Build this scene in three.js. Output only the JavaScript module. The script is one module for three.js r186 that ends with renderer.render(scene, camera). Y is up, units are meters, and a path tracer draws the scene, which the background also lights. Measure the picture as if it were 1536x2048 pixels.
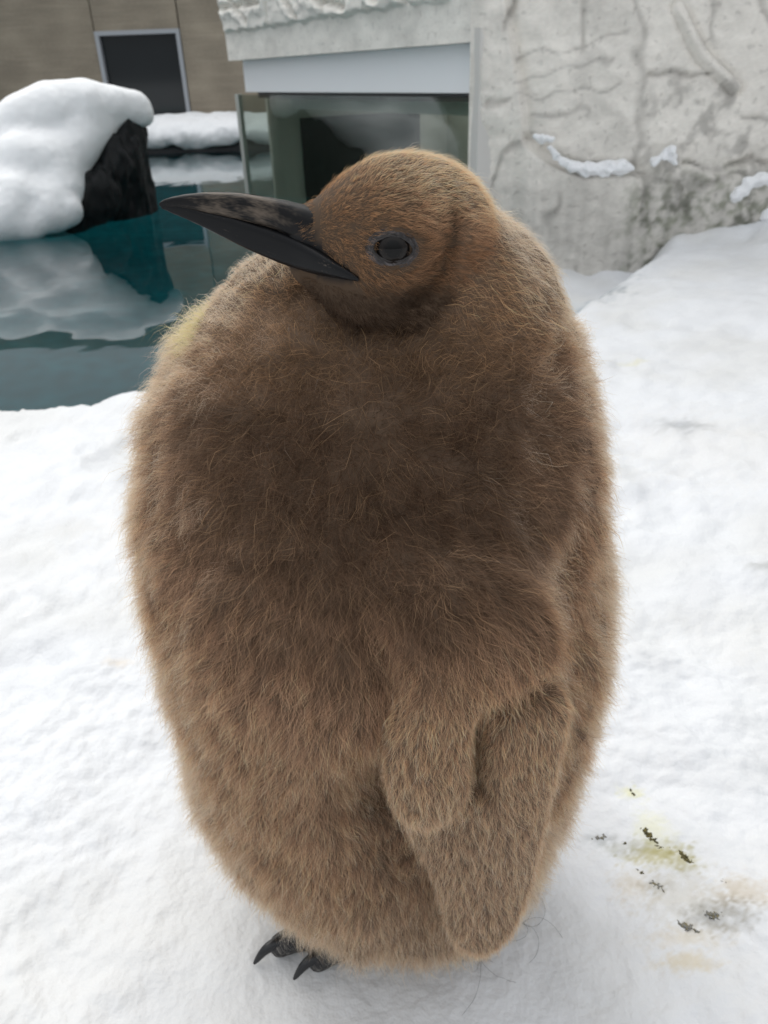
import * as THREE from 'three';
import { mergeGeometries } from 'three/addons/utils/BufferGeometryUtils.js';
import { createNoise3D } from 'simplex-noise';

// ---------------------------------------------------------------- camera, sky, light, exposure
const scene = new THREE.Scene();
const CAM_H = 0.92, PITCH = 29.7, ROLL = 2.1;
const camera = new THREE.PerspectiveCamera(67.0, 768 / 1024, 0.02, 300);
camera.position.set(0, CAM_H, 0);
camera.rotation.order = 'YXZ';
camera.rotation.set(THREE.MathUtils.degToRad(-PITCH), 0, THREE.MathUtils.degToRad(-ROLL));
camera.focus = 0.53;
camera.userData.fStop = 12;

const SKY_W = 64, SKY_H = 32, skyData = new Float32Array(SKY_W * SKY_H * 4);
for (let r = 0; r < SKY_H; r++) {
  const up = Math.sin(((r + 0.5) / SKY_H - 0.5) * Math.PI);
  const l = up > 0 ? 0.3 + 0.6 * up : 0.3;                        // an overcast sky, brighter overhead
  for (let c = 0; c < SKY_W; c++) skyData.set([l * 0.965, l * 0.995, l * 1.04, 1], (r * SKY_W + c) * 4);
}
const sky = new THREE.DataTexture(skyData, SKY_W, SKY_H, THREE.RGBAFormat, THREE.FloatType);
sky.mapping = THREE.EquirectangularReflectionMapping; sky.magFilter = THREE.LinearFilter; sky.needsUpdate = true;
scene.background = sky; scene.environment = sky;

const sun = new THREE.DirectionalLight(new THREE.Color().setRGB(1, 0.965, 0.91), 1.5);
sun.name = 'sun'; sun.position.set(-1.3, 4.4, -3.2); sun.target.position.set(0, 0.4, -0.6);
sun.castShadow = true; sun.shadow.radius = 105; sun.shadow.mapSize.set(2048, 2048);
Object.assign(sun.shadow.camera, { left: -6, right: 6, top: 6, bottom: -6, near: 0.1, far: 30 });
scene.add(sun, sun.target);

const renderer = new THREE.WebGLRenderer({ antialias: true });
renderer.setSize(768, 1024);
renderer.shadowMap.enabled = true; renderer.shadowMap.type = THREE.PCFSoftShadowMap;
renderer.toneMapping = THREE.LinearToneMapping;
renderer.toneMappingExposure = 1.29;

// ---------------------------------------------------------------- helpers
function rng(seed) { let a = seed >>> 0; return () => { a = (a + 0x6d2b79f5) | 0; let t = Math.imul(a ^ (a >>> 15), 1 | a); t = (t + Math.imul(t ^ (t >>> 7), 61 | t)) ^ t; return ((t ^ (t >>> 14)) >>> 0) / 4294967296; }; }
const noise = createNoise3D(rng(7)), noiseB = createNoise3D(rng(91));
const fbm = (x, y, z, n = 4) => { let s = 0, a = 0.5; for (let i = 0; i < n; i++) { s += a * noise(x, y, z); x *= 2.03; y *= 2.03; z *= 2.03; a *= 0.5; } return s; };
const { clamp, lerp, smoothstep } = THREE.MathUtils;
const ss = (a, b, x) => (a < b ? smoothstep(x, a, b) : 1 - smoothstep(x, b, a));
const V = (x, y, z) => new THREE.Vector3(x, y, z);
function segDist(px, py, ax, ay, bx, by) { const dx = bx - ax, dy = by - ay, t = clamp(((px - ax) * dx + (py - ay) * dy) / (dx * dx + dy * dy), 0, 1); return Math.hypot(px - ax - dx * t, py - ay - dy * t); }
function polyDist(px, py, pts) { let d = 1e9; for (let i = 1; i < pts.length; i++) d = Math.min(d, segDist(px, py, pts[i - 1][0], pts[i - 1][1], pts[i][0], pts[i][1])); return d; }
const smin = (a, b, k) => { const h = Math.max(k - Math.abs(a - b), 0) / k; return Math.min(a, b) - h * h * k * 0.25; };
const used = new Map();
function numbered(name) { const n = used.get(name) ?? 0; used.set(name, n + 1); return n ? name + '_' + String(n).padStart(3, '0') : name; }
function tag(o, label, category, group) { o.userData.label = label; o.userData.category = category; o.userData.kind = 'thing'; if (group) o.userData.group = group; return o; }
function mesh(name, geometry, material, parent = scene) {
  const m = new THREE.Mesh(geometry, material); m.name = parent === scene ? numbered(name) : name; m.castShadow = m.receiveShadow = true; parent.add(m); return m;
}
function group(name, x = 0, y = 0, z = 0, parent = scene) { const g = new THREE.Group(); g.name = parent === scene ? numbered(name) : name; g.position.set(x, y, z); parent.add(g); return g; }
const std = (r, g, b, rough = 0.8, o = {}) => new THREE.MeshStandardMaterial({ color: new THREE.Color().setRGB(r, g, b), roughness: rough, metalness: 0, ...o });
const phys = (r, g, b, rough = 0.8, o = {}) => new THREE.MeshPhysicalMaterial({ color: new THREE.Color().setRGB(r, g, b), roughness: rough, metalness: 0, ...o });
const toS = (c) => Math.round(255 * clamp(c <= 0.0031308 ? 12.92 * c : 1.055 * Math.pow(c, 1 / 2.4) - 0.055, 0, 1));
function dataTex(w, h, fn, color = true) {
  const d = new Uint8Array(w * h * 4);
  for (let y = 0; y < h; y++) for (let x = 0; x < w; x++) {
    const v = fn((x + 0.5) / w, (y + 0.5) / h), o = (y * w + x) * 4;
    if (color) { d[o] = toS(v[0]); d[o + 1] = toS(v[1]); d[o + 2] = toS(v[2]); } else d[o] = d[o + 1] = d[o + 2] = clamp(Math.round(v * 255), 0, 255);
    d[o + 3] = 255;
  }
  const t = new THREE.DataTexture(d, w, h); t.wrapS = t.wrapT = THREE.RepeatWrapping; t.magFilter = THREE.LinearFilter; t.minFilter = THREE.LinearFilter;
  if (color) t.colorSpace = THREE.SRGBColorSpace; t.needsUpdate = true; return t;
}
// noise that repeats every unit of u and v
const gradDir = new Float32Array(8192); { const r = rng(404); for (let i = 0; i < 4096; i++) { const a = r() * 2 * Math.PI; gradDir[i * 2] = Math.cos(a); gradDir[i * 2 + 1] = Math.sin(a); } }
function tileNoise(u, v, fu, seed = 0, fv = fu) {                     // fu by fv cells per repeat, whole numbers
  const x = u * fu, y = v * fv, i = Math.floor(x), j = Math.floor(y), a = x - i, b = y - j, s = a * a * a * (a * (a * 6 - 15) + 10), t = b * b * b * (b * (b * 6 - 15) + 10);
  const g = (p, q, dx, dy) => { p = ((p % fu) + fu) % fu; q = ((q % fv) + fv) % fv; let h = (Math.imul(p + 1, 73856093) ^ Math.imul(q + 1, 19349663) ^ Math.imul(seed + 1, 83492791)) >>> 0; h = Math.imul(h ^ (h >>> 15), 2246822507) >>> 0; h = ((h ^ (h >>> 13)) >>> 0) % 4096; return gradDir[h * 2] * dx + gradDir[h * 2 + 1] * dy; };
  return 1.5 * lerp(lerp(g(i, j, a, b), g(i + 1, j, a - 1, b), s), lerp(g(i, j + 1, a, b - 1), g(i + 1, j + 1, a - 1, b - 1), s), t);
}

// surface nets: a closed mesh of the zero level of a distance field, with normals from the field
function gradient(f, x, y, z, e, out) {
  const a = f(x + e, y - e, z - e), b = f(x - e, y - e, z + e), c = f(x - e, y + e, z - e), d = f(x + e, y + e, z + e);
  out.set(a - b - c + d, -a - b + c + d, -a + b - c + d).normalize(); return out;
}
function surfaceNets(f, lo, hi, cell) {
  const nx = Math.ceil((hi[0] - lo[0]) / cell) + 1, ny = Math.ceil((hi[1] - lo[1]) / cell) + 1, nz = Math.ceil((hi[2] - lo[2]) / cell) + 1;
  const F = new Float32Array(nx * ny * nz), id = new Int32Array(nx * ny * nz).fill(-1), at = (i, j, k) => i + nx * (j + ny * k);
  for (let k = 0; k < nz; k++) for (let j = 0; j < ny; j++) for (let i = 0; i < nx; i++) F[at(i, j, k)] = f(lo[0] + i * cell, lo[1] + j * cell, lo[2] + k * cell);
  const pos = [], idx = [];
  for (let k = 0; k < nz - 1; k++) for (let j = 0; j < ny - 1; j++) for (let i = 0; i < nx - 1; i++) {
    let n = 0, sx = 0, sy = 0, sz = 0;
    const edge = (i0, j0, k0, i1, j1, k1) => {
      const a = F[at(i + i0, j + j0, k + k0)], b = F[at(i + i1, j + j1, k + k1)];
      if (a < 0 === b < 0) return;
      const t = a / (a - b); sx += i + i0 + (i1 - i0) * t; sy += j + j0 + (j1 - j0) * t; sz += k + k0 + (k1 - k0) * t; n++;
    };
    for (let a = 0; a < 2; a++) for (let b = 0; b < 2; b++) { edge(0, a, b, 1, a, b); edge(a, 0, b, a, 1, b); edge(a, b, 0, a, b, 1); }
    if (n) { id[at(i, j, k)] = pos.length / 3; pos.push(lo[0] + (sx / n) * cell, lo[1] + (sy / n) * cell, lo[2] + (sz / n) * cell); }
  }
  const quad = (a, b, c, d, flip) => { if (a < 0 || b < 0 || c < 0 || d < 0) return; if (flip) idx.push(a, c, b, a, d, c); else idx.push(a, b, c, a, c, d); };
  for (let k = 1; k < nz - 1; k++) for (let j = 1; j < ny - 1; j++) for (let i = 1; i < nx - 1; i++) {
    const s = F[at(i, j, k)] < 0;
    if (s !== F[at(i + 1, j, k)] < 0) quad(id[at(i, j - 1, k - 1)], id[at(i, j, k - 1)], id[at(i, j, k)], id[at(i, j - 1, k)], !s);
    if (s !== F[at(i, j + 1, k)] < 0) quad(id[at(i - 1, j, k - 1)], id[at(i - 1, j, k)], id[at(i, j, k)], id[at(i, j, k - 1)], !s);
    if (s !== F[at(i, j, k + 1)] < 0) quad(id[at(i - 1, j - 1, k)], id[at(i, j - 1, k)], id[at(i, j, k)], id[at(i - 1, j, k)], !s);
  }
  const nor = new Float32Array(pos.length), g = V(0, 0, 0);
  for (let i = 0; i < pos.length; i += 3) { gradient(f, pos[i], pos[i + 1], pos[i + 2], cell * 0.4, g); nor[i] = g.x; nor[i + 1] = g.y; nor[i + 2] = g.z; }
  const geo = new THREE.BufferGeometry();
  geo.setAttribute('position', new THREE.Float32BufferAttribute(pos, 3)); geo.setAttribute('normal', new THREE.BufferAttribute(nor, 3)); geo.setIndex(idx);
  return geo;
}
const sdSphere = (x, y, z, c, r) => Math.hypot(x - c[0], y - c[1], z - c[2]) - r;
function sdCapsule(x, y, z, a, b, ra, rb) {
  const dx = b[0] - a[0], dy = b[1] - a[1], dz = b[2] - a[2], t = clamp(((x - a[0]) * dx + (y - a[1]) * dy + (z - a[2]) * dz) / (dx * dx + dy * dy + dz * dz), 0, 1);
  return Math.hypot(x - a[0] - dx * t, y - a[1] - dy * t, z - a[2] - dz * t) - lerp(ra, rb, t);
}
function sdEllipsoid(x, y, z, c, r) {
  const px = (x - c[0]) / r[0], py = (y - c[1]) / r[1], pz = (z - c[2]) / r[2], k0 = Math.hypot(px, py, pz), k1 = Math.hypot(px / r[0], py / r[1], pz / r[2]);
  return k1 < 1e-9 ? -Math.min(...r) : (k0 * (k0 - 1)) / k1;
}
// a grid of points fn(i, j) -> [x, y, z], normals computed from the faces
function gridGeo(nu, nv, fn, uvFn, colFn) {
  const pos = new Float32Array((nu + 1) * (nv + 1) * 3), uv = new Float32Array((nu + 1) * (nv + 1) * 2), col = colFn && new Float32Array((nu + 1) * (nv + 1) * 3), idx = [];
  for (let j = 0; j <= nv; j++) for (let i = 0; i <= nu; i++) {
    const o = j * (nu + 1) + i, p = fn(i / nu, j / nv); pos.set(p, o * 3); uv.set(uvFn ? uvFn(i / nu, j / nv, p) : [i / nu, j / nv], o * 2); if (col) col.set(colFn(p, i / nu, j / nv), o * 3);
    if (i < nu && j < nv) idx.push(o, o + 1, o + nu + 2, o, o + nu + 2, o + nu + 1);
  }
  const g = new THREE.BufferGeometry();
  g.setAttribute('position', new THREE.BufferAttribute(pos, 3)); g.setAttribute('uv', new THREE.BufferAttribute(uv, 2)); if (col) g.setAttribute('color', new THREE.BufferAttribute(col, 3));
  g.setIndex(idx); g.computeVertexNormals(); return g;
}
function boxGeo(x0, x1, y0, y1, z0, z1) { const g = new THREE.BoxGeometry(x1 - x0, y1 - y0, z1 - z0); g.translate((x0 + x1) / 2, (y0 + y1) / 2, (z0 + z1) / 2); return g; }

// ---------------------------------------------------------------- snow ground
const WATER_Y = -0.2;
const POOL_EDGE = [[-40, 9], [-6, -0.75], [-2.2, -2.1], [-1.27, -2.44], [-1.04, -2.47], [-0.84, -2.58], [-0.35, -2.78], [0.1, -3.15], [0.42, -3.9], [0.62, -4.9], [0.7, -60]];
function poolSide(x, z) {                                            // metres from the pool's edge; negative over the pool
  let d = 1e9, sign = 1;
  for (let i = 1; i < POOL_EDGE.length; i++) {
    const [ax, az] = POOL_EDGE[i - 1], [bx, bz] = POOL_EDGE[i], q = segDist(x, z, ax, az, bx, bz);
    if (q < d - 1e-6) { d = q; sign = (bx - ax) * (z - az) - (bz - az) * (x - ax) > 0 ? 1 : -1; }
  }
  return d * sign;
}
const dents = []; { const r = rng(33); for (let i = 0; i < 70; i++) dents.push([-1.6 + r() * 3.6, -0.3 - r() * 3.6, 0.04 + r() * 0.09, 0.004 + r() * 0.012, r() * 3]); }
function snowH(x, z) {
  let h = 0.02 * fbm(x * 2.2, 3.1, z * 2.2, 3) + 0.013 * fbm(x * 8, 1.7, z * 8, 3) + 0.0042 * fbm(x * 30, 9.2, z * 30, 3);
  for (const [dx, dz, r, a, t] of dents) { const q = Math.hypot((x - dx) * (1 + 0.3 * Math.sin(t)), z - dz) / r; if (q < 1.6) h += -a * (1 - ss(0.55, 1.1, q)) + a * 0.35 * Math.exp(-((q - 1.15) ** 2) * 12); }
  const near = Math.hypot(x, z + 0.62);
  h *= 0.25 + 0.75 * ss(0.2, 0.5, near);
  // gully by the wall, behind the ridge on the right
  const side = (x - 0.9) * -0.9 + (z + 3.3) * -0.62;
  h -= 0.2 * ss(0.0, 0.25, side) * ss(-2.9, -3.3, z) * (1 - ss(1.75, 2.1, x));
  // snow banked against the wall
  h += 0.07 * ss(-4.35, -4.7, z) * ss(0.7, 1.0, x) * (0.7 + 0.5 * noise(x * 4, 0, 2));
  h += 0.19 * ss(1.9, 2.5, x + 0.1 * noise(x * 3, z * 3, 1)) * ss(-3.7, -4.75, z);
  h += 0.03 * ss(0.8, 2.5, x) * ss(-1, -3, z);
  const p = poolSide(x, z) + 0.03 * noise(x * 7, 4, z * 7) + 0.012 * noise(x * 25, 4, z * 25);
  if (p < 0.12) h -= 0.03 * ss(0.12, 0, p) + 0.52 * ss(0.02, -0.14, p) + 1.6 * ss(-0.35, -1.0, p);
  return h;
}
const stainsAndShade = [
  [0.36, -0.6, 0.07, 0.05, [0.6, 0.56, 0.47], 0.5], [0.31, -0.68, 0.04, 0.016, [0.55, 0.55, 0.5], 0.5], [0.345, -0.672, 0.06, 0.02, [0.45, 0.43, 0.3], 0.5], // x, z, radius x, radius z, colour, strength: dirt melted into the snow, plus painted gully shade
  [0.351, -0.66, 0.05, 0.02, [0.62, 0.56, 0.26], 0.69], [0.375, -0.652, 0.03, 0.02, [0.5, 0.47, 0.3], 0.62], [0.346, -0.77, 0.02, 0.014, [0.75, 0.72, 0.35], 0.62], [0.28, -0.693, 0.03, 0.012, [0.45, 0.46, 0.46], 0.62],
  [0.40, -0.572, 0.05, 0.022, [0.42, 0.41, 0.38], 0.75], [0.335, -0.52, 0.045, 0.014, [0.7, 0.6, 0.42], 0.69], [0.345, -0.55, 0.06, 0.016, [0.72, 0.63, 0.48], 0.50], [0.44, -0.60, 0.05, 0.03, [0.62, 0.52, 0.38], 0.56],
  [0.30, -0.62, 0.03, 0.03, [0.7, 0.6, 0.44], 0.44], [0.328, -0.617, 0.02, 0.014, [0.5, 0.47, 0.4], 0.62], [0.355, -0.70, 0.03, 0.04, [0.8, 0.78, 0.5], 0.50],
  [0.87, -2.05, 0.09, 0.06, [0.42, 0.43, 0.44], 0.75], [0.78, -1.31, 0.05, 0.03, [0.5, 0.5, 0.48], 0.75], [-0.49, -1.09, 0.03, 0.015, [0.75, 0.64, 0.5], 0.50], [0.9, -2.6, 0.05, 0.02, [0.7, 0.66, 0.4], 0.50],
  [1.0, -3.72, 0.2, 0.24, [0.2, 0.24, 0.27], 0.95], [1.16, -4.0, 0.2, 0.16, [0.42, 0.48, 0.53], 0.88], [0.9, -1.9, 0.4, 0.3, [0.8, 0.76, 0.7], 0.31], [-0.5, -1.6, 0.3, 0.3, [0.8, 0.76, 0.7], 0.31], [0.6, -1.1, 0.12, 0.1, [0.78, 0.76, 0.72], 0.38],  // gully pair: dark slush, with the blue-grey shade of the snow painted in
];
function snowColor(x, y, z) {
  const n = 0.5 + 0.5 * fbm(x * 5, 11, z * 5, 4), n2 = 0.5 + 0.5 * fbm(x * 1.7, 5, z * 1.7, 3), base = [0.75, 0.765, 0.785].map((b, i) => b * (1 - [0.05, 0.06, 0.085][i] * ss(0.4, 0.75, n2)));
  let c = base.map((b, i) => b * (1 - [0.06, 0.06, 0.06][i] * ss(0.42, 0.75, n)));
  for (const [sx, sz, rx, rz, col, k] of stainsAndShade) {
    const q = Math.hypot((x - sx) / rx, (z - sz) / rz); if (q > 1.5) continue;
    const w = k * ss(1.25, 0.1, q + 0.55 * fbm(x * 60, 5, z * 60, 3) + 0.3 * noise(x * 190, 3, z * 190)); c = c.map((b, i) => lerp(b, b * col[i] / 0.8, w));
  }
  if (y < -0.16 && poolSide(x, z) < 0.03) { const w = ss(-0.16, -0.3, y); c = c.map((b, i) => lerp(b, [0.12, 0.6, 0.62][i] * (0.7 + 0.5 * noise(x * 6, 2, z * 6)), w)); }
  return c;
}
{
  const radii = [0]; let r = 0.2;
  while (r < 200) { radii.push(r); r += r < 0.36 ? 0.012 : r < 1.2 ? 0.0048 : r < 7 ? r * 0.0095 : r * 0.18; }
  const angles = []; const front = 0.3;
  for (let a = -54; a <= 54.001; a += front) angles.push(a); for (let a = 59; a < 306; a += 5) angles.push(a); angles.push(306);
  const nu = angles.length - 1, nv = radii.length - 1;
  const g = gridGeo(nu, nv, (u, v) => {
    const a = THREE.MathUtils.degToRad(angles[Math.round(u * nu)]), q = radii[Math.round(v * nv)], x = Math.sin(a) * q, z = -Math.cos(a) * q; return [x, q > 8 && z > -3 ? 0 : snowH(x, z), z];
  }, (u, v, p) => [p[0] / 0.45, p[2] / 0.45], (p) => snowColor(...p));
  const bump = dataTex(1024, 1024, (u, v) => {
    let s = 0; s += 0.55 * tileNoise(u, v, 11, 1) + 0.4 * tileNoise(u, v, 27, 4) + 0.24 * tileNoise(u, v, 66, 7) + 0.09 * tileNoise(u, v, 160, 9);
    return 0.5 + 0.36 * s;
  }, false);
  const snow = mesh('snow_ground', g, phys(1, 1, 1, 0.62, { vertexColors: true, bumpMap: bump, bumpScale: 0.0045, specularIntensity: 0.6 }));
  snow.userData.kind = 'structure';
}

// ---------------------------------------------------------------- pool: teal basin and still water
{
  const teal = dataTex(512, 512, (u, v) => { const n = 0.5 + 0.5 * tileNoise(u, v, 6, 3), m = 0.5 + 0.5 * tileNoise(u, v, 22, 5), k = 0.6 + 0.6 * n * m; return [0.02 * k, 0.2 * k, 0.23 * k]; });
  const b = mesh('pool_floor', gridGeo(1, 1, (u, v) => [-30 + 32 * u, -1.7, 3 - 24 * v], (u, v) => [u * 12, v * 9]), std(1, 1, 1, 0.8, { map: teal }));
  b.userData.kind = 'structure';
  const w = mesh('pool_water', gridGeo(260, 300, (u, v) => { const x = -26 + 26.66 * u ** 0.6, z = 1 - 17.35 * v; return [x, WATER_Y + 0.0009 * noise(x * 0.9, 0, z * 0.9) + 0.00035 * noise(x * 5.5, 3, z * 5.5), z]; }),
    phys(1, 1, 1, 0.02, { transmission: 1, thickness: 1, ior: 1.38, attenuationColor: new THREE.Color().setRGB(0.16, 0.6, 0.62), attenuationDistance: 2.6 }));
  w.userData.kind = 'structure';
}

// ---------------------------------------------------------------- far brown concrete wall with its window, snow ledge at its foot
{
  const woodForm = dataTex(1024, 1024, (u, v) => {
    const grain = 0.5 + 0.5 * tileNoise(u, v, 8, 2, 70), board = 0.5 + 0.5 * tileNoise(u, v, 3, 5, 24), blot = 0.5 + 0.5 * tileNoise(u, v, 7, 8), fine = 0.5 + 0.5 * tileNoise(u, v, 60, 4, 120);
    const k = 0.62 + 0.28 * grain * board + 0.32 * blot * blot + 0.12 * fine; return [0.36 * k, 0.31 * k, 0.24 * k];
  });
  const m = std(1, 1, 1, 0.9, { map: woodForm, bumpMap: woodForm, bumpScale: 0.03 });
  const root = group('concrete_wall', -5, WATER_Y - 0.6, -16.6); root.userData = { label: 'brown board marked concrete wall beyond the pool with a dark window', category: 'wall', kind: 'thing' };
  const Z = -16.6, X = (x) => x + 5, Y = (y) => y - (WATER_Y - 0.6), top = 3.75;
  const panel = (x0, x1, y0, y1, dz) => { const g = boxGeo(X(x0) + 0.012, X(x1) - 0.012, Y(y0), Y(y1), -0.35, 0.0 + dz); const p = g.attributes.position, uv = g.attributes.uv; for (let i = 0; i < p.count; i++) uv.setXY(i, (p.getX(i) + x0 * 0.37) / 3.4, p.getY(i) / 3.1); return g; };
  const add = (...a) => mesh('wall_panel', panel(...a), m, root);
  add(-30, -13.2, -0.8, top, 0.0); add(-13.2, -9, -0.8, top, 0.012); add(-9, -4.93, -0.8, top, 0.0); add(-4.93, -3.39, 1.70, top, 0.02); add(-4.93, -3.39, -0.8, -0.02, 0.0); add(-3.39, -1.2, -0.8, top, 0.01); add(-1.2, 2.6, -0.8, top, 0.0); add(2.6, 9, -0.8, top, 0.012);
  mesh('wall_backing', boxGeo(X(-30), X(-4.95), Y(-0.8), Y(top - 0.05), -0.6, -0.36), std(0.12, 0.1, 0.08), root);
  const win = group('window', 0, 0, 0, root); win.userData.label = 'tall dark window in a grey metal frame';
  const fm = std(0.42, 0.44, 0.47, 0.45, { metalness: 0.4 });
  const x0 = -4.93, x1 = -3.39, y0 = -0.02, y1 = 1.70, b = 0.07;
  const fr = [boxGeo(X(x0), X(x0) + b, Y(y0), Y(y1), -0.2, 0.05), boxGeo(X(x1) - b, X(x1), Y(y0), Y(y1), -0.2, 0.05), boxGeo(X(x0) + b, X(x1) - b, Y(y1) - b, Y(y1), -0.2, 0.047), boxGeo(X(x0) + b, X(x1) - b, Y(y0), Y(y0) + b, -0.2, 0.047)];
  mesh('window_frame', mergeGeometries(fr), fm, win);
  mesh('window_pane', boxGeo(X(x0) + b, X(x1) - b, Y(y0) + b, Y(y1) - b, -0.1, -0.085), phys(0.012, 0.016, 0.018, 0.06, { specularIntensity: 0.8 }), win);
}

// snow heaped on a low dark ledge under that wall
{
  const root = group('rock_ledge', -3.2, WATER_Y - 0.2, -15.6); tag(root, 'low black rock ledge under thick snow, below the dark window', 'ledge');
  const f = (x, y, z) => sdEllipsoid(x, y, z, [0, 0.1, 0], [3.4, 0.38, 0.8]) + 0.05 * fbm(x * 3, y * 3, z * 3, 3);
  mesh('rock', surfaceNets(f, [-3.6, -0.5, -1], [3.6, 0.65, 1], 0.07), std(0.02, 0.022, 0.024, 0.85), root);
  const s = (x, y, z) => Math.max(sdEllipsoid(x, y, z, [-0.15, 0.42, -0.1], [3.6, 0.34, 0.95]) + 0.06 * fbm(x * 2.2, y * 2, z * 2.2, 3), 0.27 + 0.12 * noise(x * 1.6, 0, 2) - y);
  mesh('snow_cap', surfaceNets(s, [-4, 0, -1.2], [4, 0.9, 1.1], 0.06), phys(0.87, 0.885, 0.9, 0.65), root);
}

// ---------------------------------------------------------------- black boulder in the pool with its snow
{
  const root = group('boulder', -2.8, WATER_Y - 0.3, -7.7); tag(root, 'black boulder in the pool under a thick lobed cap of snow', 'boulder');
  const C = [root.position.x, root.position.y, root.position.z];
  const ROCKS = [[-2.374, 0.401, -7.95, 0.269], [-2.436, 0.184, -7.8, 0.286], [-2.378, 0.12, -8.1, 0.216], [-2.238, 0.526, -8.0, 0.148], [-2.551, 0.012, -7.5, 0.248], [-2.852, -0.075, -7.3, 0.274], [-3.262, -0.108, -7.2, 0.306], [-2.314, -0.011, -8.2, 0.118], [-3.771, -0.037, -7.4, 0.402], [-2.985, 0.256, -7.9, 0.465], [-2.713, 0.366, -8.0, 0.42], [-2.471, -0.17, -8.0, 0.339], [-2.904, -0.325, -7.4, 0.364]];
  const SNOWS = [[-2.979, 0.558, -7.6, 0.298], [-2.768, 0.633, -7.7, 0.309], [-2.527, 0.668, -7.8, 0.285], [-2.279, 0.708, -7.9, 0.171], [-2.135, 0.699, -8.0, 0.137], [-2.066, 0.628, -8.0, 0.083], [-2.944, 0.254, -7.3, 0.323], [-2.73, 0.281, -7.35, 0.251], [-2.973, 0.026, -7.0, 0.278], [-2.721, 0.01, -7.05, 0.212], [-3.019, -0.053, -6.8, 0.182], [-2.587, 0.402, -7.5, 0.184], [-2.511, 0.492, -7.6, 0.159], [-3.498, 0.432, -7.5, 0.415], [-3.425, 0.075, -7.1, 0.404], [-2.702, -0.048, -6.9, 0.117], [-2.557, -0.036, -7.0, 0.093], [-2.657, 0.136, -7.2, 0.172], [-2.85, -0.118, -6.8, 0.091], [-3.926, 0.327, -7.5, 0.396], [-2.4, 0.533, -7.7, 0.098]];
  const rock = ROCKS.map(([x, y, z, r]) => [[x - C[0], y - C[1], z - C[2]], r]), cap = SNOWS.map(([x, y, z, r]) => [[x - C[0], y - C[1], z - C[2]], r]);
  const fr = (x, y, z) => { let d = 1e9; for (const [c, r] of rock) d = smin(d, sdSphere(x, y, z, c, r), 0.18); return d + 0.06 * fbm(x * 4.5, y * 1.6, z * 4.5, 4) + 0.012 * noise(x * 17, y * 6, z * 17); };
  const fs = (x, y, z) => { let d = 1e9; for (const [c, r] of cap) d = smin(d, sdSphere(x, y, z, c, r), 0.1); return d + 0.01 * fbm(x * 3, y * 3, z * 3, 2) + 0.0025 * noise(x * 14, y * 14, z * 14); };
  const lo = [-2.2, -0.6, -1.3], hi = [1.1, 1.6, 1.3];
  mesh('rock', surfaceNets(fr, lo, hi, 0.035), phys(0.01, 0.0115, 0.0125, 0.6, { specularIntensity: 0.5 }), root);
  mesh('snow_cap', surfaceNets(fs, lo, hi, 0.03), phys(0.87, 0.885, 0.9, 0.65), root);
}

// ---------------------------------------------------------------- pale building: carved wall on the right, overhang with the viewing window
const plaster = dataTex(1024, 1024, (u, v) => {
  const streak = 0.5 + 0.5 * tileNoise(u, v, 14, 12, 26), blot = 0.5 + 0.5 * tileNoise(u, v, 5, 3), fine = 0.5 + 0.5 * tileNoise(u, v, 70, 6, 120), speck = tileNoise(u, v, 45, 15);
  let k = 0.8 + 0.16 * streak + 0.14 * (blot - 0.5) + 0.1 * (fine - 0.5); if (speck > 0.55) k *= 0.86; return [0.88 * k, 0.85 * k, 0.795 * k];
});
const plasterM = std(1, 1, 1, 0.93, { map: plaster, vertexColors: true, bumpMap: plaster, bumpScale: 0.012 });
const groove = (d, w) => Math.exp(-((d / w) ** 2));
// right wall: seams, ledges and straps pressed into the render, [points, width, depth]
const RIGHT_LINES = [
  [[[0.76, 1.25], [0.725, 1.1]], 0.014, 0.03], [[[1.13, 1.2], [1.16, 1.0]], 0.012, 0.02], [[[1.46, 0.867], [1.79, 0.845]], 0.009, 0.03], [[[0.62, 0.74], [0.79, 0.75]], 0.008, 0.022],
  [[[0.88, 0.69], [1.2, 0.69]], 0.008, 0.014], [[[0.85, 0.56], [0.75, 0.5], [0.69, 0.33]], 0.014, 0.022], [[[1.39, 1.6], [1.4, 1.18], [1.5, 0.4]], 0.014, 0.012], [[[1.78, 1.6], [1.79, 1.0]], 0.01, 0.012],
  [[[1.76, 0.415], [2.6, 0.40]], 0.014, 0.045], [[[1.5, 0.38], [1.62, 0.34], [1.78, 0.3], [1.93, 0.35], [2.06, 0.35]], 0.02, 0.03], [[[1.56, 0.33], [1.55, 0.1]], 0.02, 0.016],
  [[[0.8, 0.97], [1.1, 1.0], [1.35, 1.06]], 0.006, 0.008], [[[0.8, 0.86], [1.3, 0.92]], 0.005, 0.007], [[[0.83, 0.78], [1.35, 0.8]], 0.006, 0.008], [[[1.05, 0.28], [1.02, 0.1]], 0.016, 0.012], [[[1.95, 1.3], [2.1, 1.0], [2.5, 0.86]], 0.012, 0.024],
  [[[0.9, 1.3], [1.1, 1.5], [1.5, 1.42]], 0.014, 0.02], [[[2.0, 0.66], [2.5, 0.6]], 0.01, 0.02],
];
const LEDGE = [[0.83, 0.60], [0.86, 0.55], [0.98, 0.47], [1.08, 0.42], [1.2, 0.385], [1.42, 0.385], [1.5, 0.37]], STRAP = [[1.6, 1.15], [1.70, 1.0], [1.76, 0.93], [1.86, 0.85], [1.95, 0.78]], RIDGE = [[0.71, 1.6], [0.74, 1.15], [0.80, 0.92], [0.85, 0.72], [0.86, 0.58]];
const rightZ = (x) => -4.8 + (x - 0.55) * 0.11;
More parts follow.
